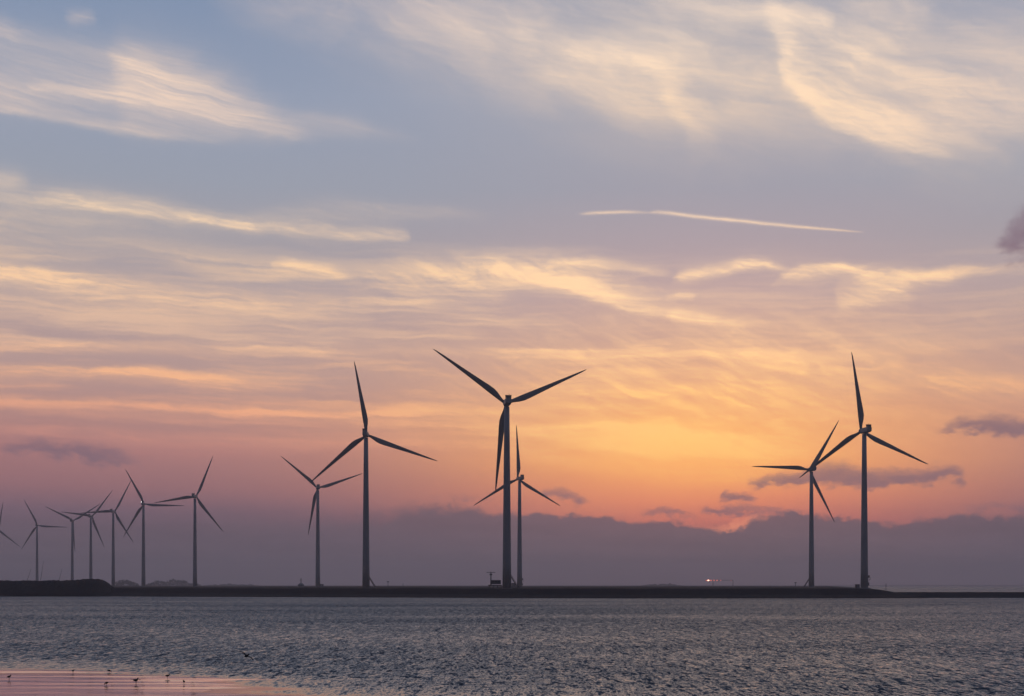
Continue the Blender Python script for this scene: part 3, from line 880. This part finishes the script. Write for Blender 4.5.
# ------------------------------------------------------------------ birds on the mud
plum = mat('dark_plumage', (.035, .032, .032), .8, .2, noise_amt=.3, noise_scale=20.)
def bird_mesh(head_down=False, wings=None):
    bm = bmesh.new()
    if head_down: sp_ = [(-.17, .20, .012), (-.12, .20, .035), (-.05, .19, .065), (.03, .18, .07), (.09, .165, .05), (.13, .13, .028), (.15, .10, .03), (.17, .08, .026), (.185, .06, .01), (.21, .01, .004)]
    else: sp_ = [(-.17, .19, .012), (-.12, .20, .035), (-.05, .205, .065), (.03, .21, .07), (.085, .235, .05), (.105, .275, .03), (.12, .305, .033), (.145, .31, .026), (.165, .305, .01), (.23, .295, .004)]
    rings = []
    for k, (x, z, r_) in enumerate(sp_):
        a = sp_[max(0, k - 1)]; c = sp_[min(len(sp_) - 1, k + 1)]
        tdir = Vector((c[0] - a[0], 0, c[1] - a[1])).normalized(); nrm = Vector((-tdir.z, 0, tdir.x))
        rings.append([Vector((x, 0, z)) + nrm * r_ * math.cos(t) + Vector((0, r_ * .85 * math.sin(t), 0)) for t in [2 * math.pi * i / 10 for i in range(10)]])
    loft(bm, rings)
    if wings != 'fly':
        for s in (-.03, .03):
            tube(bm, (.0, s, .16), (.015, s, .08), .010, .007, n=6); tube(bm, (.015, s, .08), (.0, s, -.01), .007, n=6)
            tube(bm, (.0, s, .0), (.05, s, 0), .007, .004, n=5)
    if wings:
        up = .03 if wings == 'raised' else .05
        for s in (-1, 1):
            A = [(-.06, .05 * s, .22), (.05, .05 * s, .225), (.06, .2 * s, .22 + up), (-.03, .2 * s, .215 + up), (.0, .40 * s, .20 + up * (1.9 if wings == 'raised' else .9)), (-.05, .38 * s, .195 + up * (1.8 if wings == 'raised' else .9))]
            top = [bm.verts.new(p) for p in A]; bot = [bm.verts.new((p[0], p[1], p[2] - .014)) for p in A]
            for f_ in ((0, 1, 2, 3), (3, 2, 4, 5)):
                bm.faces.new([top[i] for i in f_]); bm.faces.new([bot[i] for i in f_][::-1])
            lp = [0, 1, 2, 4, 5, 3]
            for i in range(6):
                a_, b_ = lp[i], lp[(i + 1) % 6]; bm.faces.new((top[a_], top[b_], bot[b_], bot[a_]))
    return bm
BG = 'wading birds on the wet mud'
stand = obj('wading_bird', bird_mesh(), plum)
feed = obj('wading_bird', bird_mesh(True), plum)
def put_bird(src, x, y, rz, sc, lab):
    o = src if not src.get('category') else src.copy()
    if o is not src: COL.objects.link(o)
    Y = gy(y); X_ = at(x, Y); z = max(mud_h(X_, Y), 0)
    Y = (CAM_Z - z) * F / (y - HOR); X_ = at(x, Y)
    o.location = (X_, Y, max(mud_h(X_, Y), 0) - .002); o.rotation_euler = (0, 0, rz); o.scale = (sc,) * 3
    tag(o, lab, 'bird', BG)
put_bird(stand, 9, 679.6, .9, 1.10, 'upright wading bird nearest the left edge of the wet mud')
put_bird(stand, 73, 673.2, 1.2, 0.94, 'wading bird standing alone at the water line, farthest left of the two there')
put_bird(feed, 109, 672.6, .2, 0.94, 'small wading bird feeding at the water line, right of the other bird there')
put_bird(feed, 106.5, 685.6, 2.8, 1.02, 'wading bird with lowered head left of the bird with half-spread wings')
put_bird(stand, 167.5, 678.8, .4, 1.06, 'wading bird looking right on the mud, just above its rightmost neighbour')
put_bird(stand, 184, 684.2, 2.2, 1.02, 'rightmost wading bird on the pink wet mud')
rb = obj('wading_bird', bird_mesh(False, 'raised'), plum)
put_bird(rb, 136, 683.8, .9, 1.35, 'larger dark wading bird with half-spread wings on the pink wet mud')
fl = obj('flying_bird', bird_mesh(False, 'fly'), plum)
fl.location = (at(244.5, 124), 124, CAM_Z - (657 - HOR) / F * 124 - .25); fl.rotation_euler = (R(30), 0, R(72)); fl.scale = (1.9,) * 3
tag(fl, 'single dark bird flying low over the water', 'bird')

# ------------------------------------------------------------------ evening haze
hm = bpy.data.materials.new('haze'); hm.use_nodes = True
hn = hm.node_tree; hn.nodes.clear()
vo = hn.nodes.new('ShaderNodeVolumePrincipled'); vo.inputs['Color'].default_value = (1.0, .93, .95, 1)
vo.inputs['Density'].default_value = 1.6e-4; vo.inputs['Anisotropy'].default_value = 0.35
ho = hn.nodes.new('ShaderNodeOutputMaterial'); hn.links.new(vo.outputs[0], ho.inputs['Volume'])
bm = bmesh.new(); box(bm, 0, 6000, 94, 19000, 13400, 192)
tag(obj('haze', bm, hm), kind='stuff')
